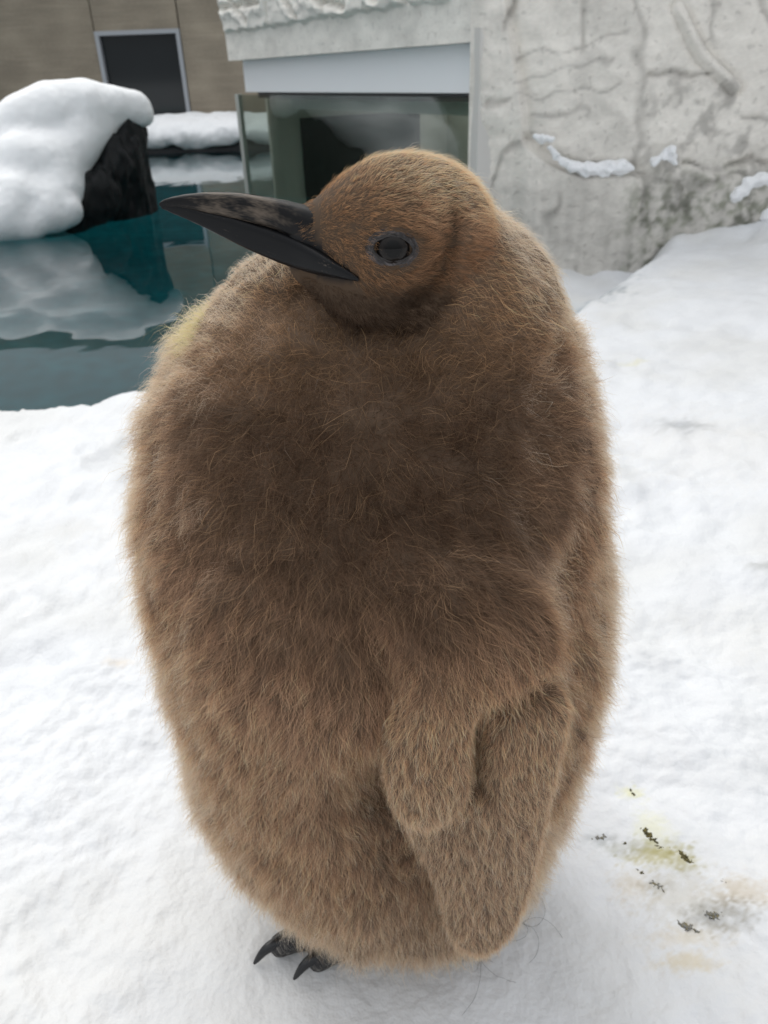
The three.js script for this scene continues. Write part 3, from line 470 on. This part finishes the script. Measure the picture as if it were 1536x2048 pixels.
    if (k === 1) {
      const crown = ss(0.82, 0.866, y + 0.3 * (root.x - 0.02)), chin = ss(0.8, 0.782, y + 0.12 * (root.x)), rust = ss(0.06, 0.02, Math.hypot(root.x + 0.02, root.y - 0.828));
      R = lerp(0.35, 0.88, crown); G = lerp(0.212, 0.635, crown); B = lerp(0.115, 0.42, crown);
      R = lerp(R, 0.52, rust * 0.6); G = lerp(G, 0.32, rust * 0.6); B = lerp(B, 0.16, rust * 0.6);
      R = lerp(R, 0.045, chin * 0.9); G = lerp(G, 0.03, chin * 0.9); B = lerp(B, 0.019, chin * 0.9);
      pale = crown; tip = 0.25 + 0.9 * crown - 0.25 * chin; const ring = ss(0.026, 0.017, de); R = lerp(R, 0.09, ring); G = lerp(G, 0.065, ring); B = lerp(B, 0.05, ring);  // crown roots lifted too, painting the sky-lit top of the head
    } else if (k === 2) { const q = ss(0.55, 0.3, y); tip = 0.5; R = lerp(0.64, 0.66, q); G = lerp(0.45, 0.5, q); B = lerp(0.29, 0.355, q); } else {
      const g = ss(0.06, 0.3, dist + 0.03 * noise(root.x * 14, root.y * 14, root.z * 14)), low = ss(0.25, 0.05, y), neck = ss(0.69, 0.78, y);
      R = lerp(0.155, 0.55, g); G = lerp(0.097, 0.395, g); B = lerp(0.057, 0.268, g);
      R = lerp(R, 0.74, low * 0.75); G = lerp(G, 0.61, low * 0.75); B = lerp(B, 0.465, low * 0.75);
      R = lerp(R, 0.6, neck); G = lerp(G, 0.41, neck); B = lerp(B, 0.24, neck);
      tip = lerp(0.05, 0.85, g) + 0.3 * neck; const nf = n.z / (Math.hypot(n.x, n.z) + 1e-6), lw = ss(0.45, 0.12, y), flank = ss(0.8 + 0.16 * lw, 0.3 + 0.3 * lw, nf) * ss(0.62, 0.45, y) + ss(0.5, 0.9, n.y) * ss(0.55, 0.65, y) * ss(0.09, 0.02, root.z) + ss(0.8, 0.3, nf) * ss(0.45, 0.62, y); const rimGlow = Math.min(flank, 1) * 0.82 * ss(0.2, 0.13, root.z); gk = g * 0.4 + 0.6; pale = rimGlow; R = lerp(R, 0.88, rimGlow); G = lerp(G, 0.755, rimGlow); B = lerp(B, 0.59, rimGlow); tip += 0.5 * rimGlow; const throat = Math.exp(-((root.x / 0.09) ** 2) - ((y - 0.755) / 0.03) ** 2) * ss(0, 0.08, root.z); R = lerp(R, 0.13, throat * 0.8); G = lerp(G, 0.08, throat * 0.8); B = lerp(B, 0.04, throat * 0.8); tip *= 1 - throat;  // painted rim light on the flanks, painted chin shadow on the throat
      yellow = ss(0.024, 0.012, Math.hypot(root.x + 0.162, (root.y - 0.737) * 0.8, (root.z + 0.005) * 0.4)); R = lerp(R, 1, yellow); G = lerp(G, 0.92, yellow); B = lerp(B, 0.4, yellow);
    }
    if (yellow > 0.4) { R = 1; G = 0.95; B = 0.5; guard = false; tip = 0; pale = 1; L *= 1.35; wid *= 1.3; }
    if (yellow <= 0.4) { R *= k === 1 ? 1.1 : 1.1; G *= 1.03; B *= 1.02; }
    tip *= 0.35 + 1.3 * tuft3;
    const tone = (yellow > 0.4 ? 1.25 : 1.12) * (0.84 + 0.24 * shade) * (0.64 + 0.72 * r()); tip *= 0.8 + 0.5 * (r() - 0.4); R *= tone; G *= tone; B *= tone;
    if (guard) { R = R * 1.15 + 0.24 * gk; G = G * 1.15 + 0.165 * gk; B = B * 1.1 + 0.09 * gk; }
    // the ribbon
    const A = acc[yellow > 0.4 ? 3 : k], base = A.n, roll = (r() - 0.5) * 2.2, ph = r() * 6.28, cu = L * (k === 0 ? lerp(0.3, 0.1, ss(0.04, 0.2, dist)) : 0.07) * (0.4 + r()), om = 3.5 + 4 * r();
    for (let s = 0; s <= LV; s++) {
      const q = s / LV, q2 = q * q;
      P.copy(root).addScaledVector(n, -0.0015 + L * lift * (q - 0.42 * q2)).addScaledVector(T, L * lay * (0.55 * q + 0.45 * q2)).addScaledVector(clump, q * Math.sqrt(q)).addScaledVector(S, cu * (Math.sin(om * q + ph) - Math.sin(ph))).addScaledVector(n, 0.7 * cu * (Math.cos(om * q * 1.2 + ph) - Math.cos(ph)));
      P.y -= droop * L * q2; if (P.y < 0.002) P.y = 0.002;
      if (s === 0) { prev.copy(P).addScaledVector(T, -L * 0.1).addScaledVector(n, -L * 0.1); }
      N2.copy(P).sub(prev).normalize(); W.copy(N2).cross(n).normalize(); out.copy(W).cross(N2); // out: square to the hair, turned to the outside
      const cr = Math.cos(roll), sr = Math.sin(roll), fx = out.x * cr + W.x * sr, fy = out.y * cr + W.y * sr, fz = out.z * cr + W.z * sr;
      W.multiplyScalar(cr).addScaledVector(out, -sr);
      const w = wid * [1, 1, 0.8, 0.45, 0][s] * 0.5 * (root.z < -0.1 ? 1.8 : 1), sh = lerp(lerp(0.42, 0.85, pale), lerp(1.28, 1.15, pale), ss(0, 0.75, q)), ta = tip * ss(0.45, 1, q);  // dark roots, light tips: natural, deepened to paint gap shade and fringe glow
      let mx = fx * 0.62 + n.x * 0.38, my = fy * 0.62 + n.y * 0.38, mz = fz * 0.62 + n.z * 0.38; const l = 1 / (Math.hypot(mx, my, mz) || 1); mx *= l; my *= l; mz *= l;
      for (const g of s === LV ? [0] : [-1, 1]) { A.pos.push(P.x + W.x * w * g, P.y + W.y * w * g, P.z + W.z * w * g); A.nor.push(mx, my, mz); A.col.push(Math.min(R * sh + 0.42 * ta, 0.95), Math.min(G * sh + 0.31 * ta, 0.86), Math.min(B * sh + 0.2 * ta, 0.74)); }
      if (s < LV - 1) A.idx.push(base + s * 2, base + s * 2 + 1, base + s * 2 + 3, base + s * 2, base + s * 2 + 3, base + s * 2 + 2); else if (s === LV - 1) A.idx.push(base + s * 2, base + s * 2 + 1, base + s * 2 + 2);
      prev.copy(P);
    }
    A.n += LV * 2 + 1;
  }
  const fur = phys(1, 1, 1, 0.6, { vertexColors: true, transmission: 0.6, thickness: 0, specularIntensity: 0.25, sheen: 0.5, sheenRoughness: 0.6, sheenColor: new THREE.Color().setRGB(1, 0.74, 0.48), side: THREE.DoubleSide }); fur.roughness = 0.76;
  ['body_down', 'head_down', 'wing_down', 'yellow_tuft'].forEach((name, k) => {
    const A = acc[k], g = new THREE.BufferGeometry(); g.setAttribute('position', new THREE.Float32BufferAttribute(A.pos, 3)); g.setAttribute('normal', new THREE.Float32BufferAttribute(A.nor, 3)); g.setAttribute('color', new THREE.Float32BufferAttribute(A.col, 3)); g.setIndex(new THREE.BufferAttribute(new Uint32Array(A.idx), 1));
    const m = mesh(name, g, fur, chick); m.userData.kind = 'stuff'; if (k === 3) m.userData.label = 'pale yellow tuft on the far shoulder';
  });
}
const HAIRS = 310000;
growDown();

// beak: two horn halves swept along stations [x, top, bottom, half width], from the tip back
{
  const beak = group('beak', 0, 0, 0, chick);
  const sweep = (st, z0, z1, box = 0.8) => {
    const M = 18, geo = gridGeo(M, (st.length - 1) * 3, (u, v) => {
      const f = v * (st.length - 1), i = Math.min(Math.floor(f), st.length - 2), t = f - i, c = (k) => { const q = [st[Math.max(i - 1, 0)][k], st[i][k], st[i + 1][k], st[Math.min(i + 2, st.length - 1)][k]]; return q[1] + 0.5 * t * (q[2] - q[0] + t * (2 * q[0] - 5 * q[1] + 4 * q[2] - q[3] + t * (3 * (q[1] - q[2]) + q[3] - q[0]))); };
      const a = u * 2 * Math.PI, top = c(1), bot = c(2), w = Math.max(c(3), 0.0003), cy = (top + bot) / 2, hy = Math.max((top - bot) / 2, 0.0003), sq = (q) => Math.sign(q) * Math.abs(q) ** box;
      return [c(0), cy + hy * sq(Math.cos(a)) + 0.00025 * noise(c(0) * 300, a * 2, 3), lerp(z0, z1, v) + HZ + w * sq(Math.sin(a))];
    }, (u, v) => [u, v]);
    return geo;
  };
  const upper = [[-0.1478, 0.8452, 0.8432, 0.0006], [-0.1445, 0.8472, 0.8422, 0.0018], [-0.14, 0.8485, 0.842, 0.0028], [-0.129, 0.8502, 0.8405, 0.0042], [-0.112, 0.851, 0.8362, 0.0055], [-0.092, 0.8498, 0.8315, 0.007], [-0.072, 0.8462, 0.826, 0.0085], [-0.055, 0.8425, 0.8165, 0.0115], [-0.038, 0.838, 0.809, 0.0165], [-0.021, 0.831, 0.801, 0.02], [-0.007, 0.822, 0.795, 0.02]];
  const lower = [[-0.1465, 0.8435, 0.842, 0.0004], [-0.14, 0.8435, 0.8388, 0.0016], [-0.13, 0.8425, 0.834, 0.003], [-0.114, 0.8385, 0.8258, 0.0046], [-0.095, 0.834, 0.815, 0.0062], [-0.0745, 0.8275, 0.8052, 0.008], [-0.057, 0.8215, 0.7985, 0.0135], [-0.0395, 0.8145, 0.795, 0.0245], [-0.0225, 0.806, 0.7935, 0.0335], [-0.0115, 0.7985, 0.7935, 0.0375]];
  const horn = dataTex(512, 512, (u, v) => {                        // black horn, dried brown dust on its middle
    const s = 0.5 + 0.5 * tileNoise(u, v, 7, 3, 9), f = 0.5 + 0.5 * tileNoise(u, v, 60, 8), m = 0.5 + 0.5 * tileNoise(u, v, 22, 2), patch = Math.exp(-(((v - 0.5) / 0.2) ** 2)), dust = ss(0.5, 0.95, 0.5 * s + 0.3 * m + 0.2 * f + 0.32 * patch - 0.08) * (0.25 + 0.75 * patch);
    return [lerp(0.005, 0.125, dust), lerp(0.0053, 0.1, dust), lerp(0.006, 0.078, dust)];
  });
  const horn2 = dataTex(512, 512, (u, v) => { const s = 0.5 + 0.5 * tileNoise(u, v, 44, 5, 8), f = 0.5 + 0.5 * tileNoise(u, v, 90, 2), dust = ss(0.72, 0.95, 0.6 * s + 0.4 * f) * 0.8; return [lerp(0.006, 0.11, dust), lerp(0.0065, 0.09, dust), lerp(0.0075, 0.075, dust)]; });
  mesh('upper_bill', sweep(upper, -0.574, -0.576), phys(1, 1, 1, 0.45, { map: horn, bumpMap: horn, bumpScale: 0.0012, specularIntensity: 0.4 }), beak);
  mesh('lower_bill', sweep(lower, -0.573, -0.577, 0.55), phys(1, 1, 1, 0.4, { map: horn2, bumpMap: horn2, bumpScale: 0.0006, specularIntensity: 0.4 }), beak);
}
// eyes: dark glossy ball in bare wrinkled grey lids, one on each side of the head
for (const side of [1, -1]) {
  const e = group('eye', 0, 0, 0, chick), x0 = side > 0 ? 0.0125 : 0.0125, y0 = 0.8165; let z = 0.25 * side; const zc = CRANIUM[2];
  z = zc + 0.09 * side; for (let i = 0; i < 60; i++) z -= side * Math.max(sdChick(x0, y0, z) * 0.7, 0.00005);
  const n = gradient(sdChick, x0, y0, z, 0.006, V(0, 0, 0)), q = new THREE.Quaternion().setFromUnitVectors(V(0, 0, 1), n); e.position.set(x0, y0, z); e.quaternion.copy(q);
  const ball = new THREE.SphereGeometry(0.0128, 48, 36); ball.scale(1.06, 0.95, 0.95); ball.translate(0, 0, -0.0052); { const P = ball.attributes.position, col = new Float32Array(P.count * 3); for (let i = 0; i < P.count; i++) { const q = Math.hypot(P.getX(i), P.getY(i)), k = ss(0.0052, 0.0062, q) * ss(0.0108, 0.0095, q); col.set([0.004 + 0.008 * k, 0.004 + 0.006 * k, 0.004 + 0.005 * k], i * 3); } ball.setAttribute('color', new THREE.BufferAttribute(col, 3)); }
  mesh('eyeball', ball, phys(1, 1, 1, 0.03, { vertexColors: true, specularIntensity: 0.38 }), e);
  const lid = gridGeo(72, 22, (u, v) => {
    const a0 = u * 2 * Math.PI, a = a0 - 0.2 * side, almond = lerp(1.05 - 0.24 * Math.abs(Math.sin(a0)) ** 1.3 + 0.05 * Math.abs(Math.cos(a0)) ** 8, 1, Math.min(1, v * 1.4)), r = almond * lerp(0.0107, 0.0182, v), wr = 0.0003 * noise(Math.cos(a) * 4, Math.sin(a) * 4, v * 14) + 0.0005 * Math.sin(v * 26 + noise(Math.cos(a) * 2, Math.sin(a) * 2, 3) * 2) * (1 - v), px = Math.cos(a) * r * 1.1, py = Math.sin(a) * r * lerp(0.8, 0.98, v);
    const zz = 0.0016 * Math.exp(-(((v - 0.12) / 0.13) ** 2)) + 0.0024 - 0.0012 * v - 0.0045 * v * v * v + wr; return [px, py, zz];
  }, (u, v) => [u * 6, v], (p, u, v) => { const k = (0.3 + 1.1 * ss(-0.5, 0.7, noise(p[0] * 700, p[1] * 700, 1)) * ss(0.1, 0.35, v)) * (0.75 + 0.5 * ss(-0.5, 0.6, -p[1] / 0.02)) * (0.55 + 0.6 * ss(-0.6, 0.5, noise(p[0] * 160, p[1] * 160, 4))); return v < 0.12 ? [0.024, 0.022, 0.022] : [0.062 * k, 0.055 * k, 0.056 * k]; });
  mesh('eyelid', lid, std(1, 1, 1, 0.6, { vertexColors: true, side: THREE.DoubleSide }), e);
}
// feet: scaly toes with long black claws
{
  const scaly = dataTex(256, 256, (u, v) => { const c = tileNoise(u, v, 40, 4), d = tileNoise(u, v, 14, 9), k = ss(-0.1, 0.5, c) * 0.6 + 0.4 * ss(0, 0.5, d); return [lerp(0.018, 0.16, k), lerp(0.018, 0.15, k), lerp(0.02, 0.135, k)]; });
  const skinM = std(1, 1, 1, 0.7, { map: scaly, bumpMap: scaly, bumpScale: 0.0015 }), clawM = phys(0.012, 0.013, 0.015, 0.3);
  const foot = (toes, heel) => {
    const g = group('foot', 0, 0, 0, chick);
    const f = (x, y, z) => { let d = sdSphere(x, y, z, heel, 0.024); for (const [b, , m] of toes) { d = smin(d, sdCapsule(x, y, z, heel, m, 0.022, 0.0165), 0.012); d = smin(d, sdCapsule(x, y, z, m, b, 0.0165, 0.0135), 0.01); } return d + 0.0008 * noise(x * 300, y * 300, z * 300); };
    const xs = [heel[0], ...toes.map((t) => t[0][0])], zs = [heel[2], ...toes.map((t) => t[0][2])], geo = surfaceNets(f, [Math.min(...xs) - 0.035, -0.01, Math.min(...zs) - 0.035], [Math.max(...xs) + 0.035, 0.075, Math.max(...zs) + 0.035], 0.0025);
    const P = geo.attributes.position, uv = new Float32Array(P.count * 2); for (let i = 0; i < P.count; i++) { uv[i * 2] = (P.getX(i) + P.getY(i) * 0.7) / 0.07; uv[i * 2 + 1] = (P.getZ(i) + P.getY(i) * 0.7) / 0.07; } geo.setAttribute('uv', new THREE.BufferAttribute(uv, 2));
    mesh('toes', geo, skinM, g);
    for (const [b, tip] of toes) {
      const bv = V(...b), tv = V(...tip), mid = bv.clone().lerp(tv, 0.5); mid.y = Math.max(bv.y, tv.y) + 0.006; const start = bv.clone().lerp(tv, -0.32), path = new THREE.CatmullRomCurve3([start.setY(bv.y + 0.004), bv.clone().setY(bv.y + 0.0065), mid, tv]);
      const cg = gridGeo(14, 20, (u, v) => { const c = path.getPoint(v), t = path.getTangent(v), s = V(0, 1, 0).cross(t).normalize(), up = t.clone().cross(s), rr = 0.0112 * Math.pow(1 - v * 0.975, 0.5) * ss(-0.15, 0.12, v), a = -u * 2 * Math.PI; c.addScaledVector(s, Math.cos(a) * rr * 0.85).addScaledVector(up, Math.sin(a) * rr); return [c.x, c.y, c.z]; });
      mesh('claw', cg, clawM, g);
    }
  };
  foot([[[-0.143, 0.012, 0.108], [-0.174, 0.003, 0.124], [-0.112, 0.018, 0.098]], [[-0.096, 0.012, 0.127], [-0.125, 0.003, 0.144], [-0.07, 0.018, 0.112]], [[-0.04, 0.012, 0.112], [-0.055, 0.003, 0.125], [-0.035, 0.018, 0.095]]], [-0.065, 0.024, 0.062]);
  foot([[[0.035, 0.012, 0.085], [0.02, 0.003, 0.105], [0.045, 0.018, 0.06]], [[0.075, 0.012, 0.09], [0.065, 0.003, 0.112], [0.08, 0.018, 0.06]], [[0.108, 0.012, 0.094], [0.109, 0.004, 0.122], [0.108, 0.018, 0.06]]], [0.085, 0.024, 0.02]);
}


// ---------------------------------------------------------------- small things on the snow
{
  const dungM = std(1, 1, 1, 0.75, { vertexColors: true });
  const dropping = (label, pts, dark, seed) => { // a lump laid along a bent line [x, z, radius]
    const [cx, cz] = pts[0], h = snowH(cx, cz) - 0.0012, root = group('dropping', cx, h, cz);
    const f = (x, y, z) => { let d = 1e9; for (let i = 1; i < pts.length; i++) { const a = pts[i - 1], b = pts[i]; d = smin(d, sdCapsule(x, y * 2.2, z, [a[0] - cx, 0.001, a[1] - cz], [b[0] - cx, 0.001, b[1] - cz], a[2], b[2]), 0.003); } return d + 0.0012 + 0.0034 * noise(x * 200 + seed, y * 120, z * 200) + 0.0016 * noise(x * 520, y * 300 + seed, z * 520); };
    const xs = pts.map((p) => p[0] - cx), zs = pts.map((p) => p[1] - cz), e = 0.012, g = surfaceNets(f, [Math.min(...xs) - e, -0.008, Math.min(...zs) - e], [Math.max(...xs) + e, 0.012, Math.max(...zs) + e], 0.0014);
    const P = g.attributes.position, col = new Float32Array(P.count * 3); for (let i = 0; i < P.count; i++) { const n = ss(-0.2, 0.6, noise(P.getX(i) * 260 + seed, P.getY(i) * 260, P.getZ(i) * 260)); col.set(dark.map((c, k) => lerp(c, [0.2, 0.16, 0.04][k], n * 0.7)), i * 3); } g.setAttribute('color', new THREE.BufferAttribute(col, 3));
    mesh('dung', g, dungM, root); tag(root, label, 'bird dropping', 'bird droppings on the snow'); return root;
  };
  const olive = [0.045, 0.04, 0.012], grey = [0.2, 0.2, 0.19];
  dropping('forked dark olive dropping standing highest in the soiled patch', [[0.343, -0.704, 0.005], [0.35, -0.688, 0.006], [0.352, -0.672, 0.008], [0.358, -0.665, 0.0065], [0.368, -0.672, 0.004]], olive, 1);
  dropping('dark brown dropping streak just below right of the forked one', [[0.379, -0.662, 0.0055], [0.383, -0.65, 0.007], [0.388, -0.64, 0.0055], [0.391, -0.632, 0.004]], olive, 8);
  dropping('tiny olive crumb lying alone above the soiled patch', [[0.345, -0.776, 0.003], [0.348, -0.768, 0.0035]], olive, 15);
  dropping('thin grey smear of dropping nearest the penguin flank', [[0.268, -0.694, 0.0025], [0.279, -0.694, 0.0035], [0.287, -0.698, 0.003]], grey, 22);
  dropping('small brown speck between the grey smear and the forked dropping', [[0.308, -0.686, 0.0028], [0.312, -0.686, 0.003]], olive, 29);
  dropping('small brown lump left of the lower grey droppings', [[0.312, -0.645, 0.003], [0.319, -0.638, 0.0035]], olive, 36);
  dropping('grey brown lump in the middle of the soiled patch', [[0.328, -0.622, 0.004], [0.337, -0.614, 0.0045], [0.342, -0.618, 0.003]], grey, 43);
  dropping('widest grey dropping at the lower end of the soiled patch', [[0.378, -0.578, 0.004], [0.388, -0.572, 0.006], [0.4, -0.574, 0.006], [0.412, -0.57, 0.005], [0.42, -0.565, 0.003]], grey, 50);
  dropping('dark crusted streak left of the widest grey dropping', [[0.341, -0.567, 0.0035], [0.352, -0.561, 0.0045], [0.362, -0.555, 0.003]], grey, 57);
  dropping('brown broken streak towards the right edge of the photo', [[0.418, -0.618, 0.003], [0.428, -0.609, 0.004], [0.436, -0.6, 0.0035]], olive, 64);
  // shed down: thin dark hairs lying on the snow
  const hairM = std(0.03, 0.026, 0.024, 0.7);
  const wisp = (label, x, z, strands, seed) => {
    const root = group('shed_down', x, snowH(x, z), z), r = rng(seed), gs = [];
    for (const [dx, dz, len, bend] of strands) {
      const pts = []; for (let i = 0; i <= 7; i++) { const t = i / 7, a = Math.atan2(dz, dx) + bend * t, px = Math.cos(a) * len * t, pz = Math.sin(a) * len * t; pts.push(V(px, snowH(x + px, z + pz) - root.position.y + 0.0012 + 0.004 * Math.sin(t * 3) * r(), pz)); }
      gs.push(new THREE.TubeGeometry(new THREE.CatmullRomCurve3(pts), 18, 0.00014, 4));
    }
    mesh('hair', mergeGeometries(gs), hairM, root); tag(root, label, 'shed down', 'wisps of shed down');
  };
  const fan = (n, a0, a1, l0, l1, seed) => { const r = rng(seed), out = []; for (let i = 0; i < n; i++) { const a = lerp(a0, a1, r()); out.push([Math.cos(a), Math.sin(a), lerp(l0, l1, r()), (r() - 0.5) * 2.4]); } return out; };
  wisp('knotted wisp of dark down on the snow under the wing tip', 0.094, -0.536, [...fan(16, 0, 6.28, 0.006, 0.02, 3), [0.1, 1, 0.07, 0.5], [0.3, 1, 0.05, -0.6], [-0.7, 0.5, 0.04, 0.8], [1, -0.1, 0.07, -0.7]], 4);
  wisp('loose curled dark hairs on the snow right of the wing tip', 0.152, -0.575, [[1, 0.2, 0.05, 1.4], [1, -0.4, 0.06, -1.2], [0.6, 0.8, 0.045, -1.8], [1, -0.8, 0.05, 1.1], [0.8, 0.3, 0.03, 2]], 6);
}

renderer.render(scene, camera);
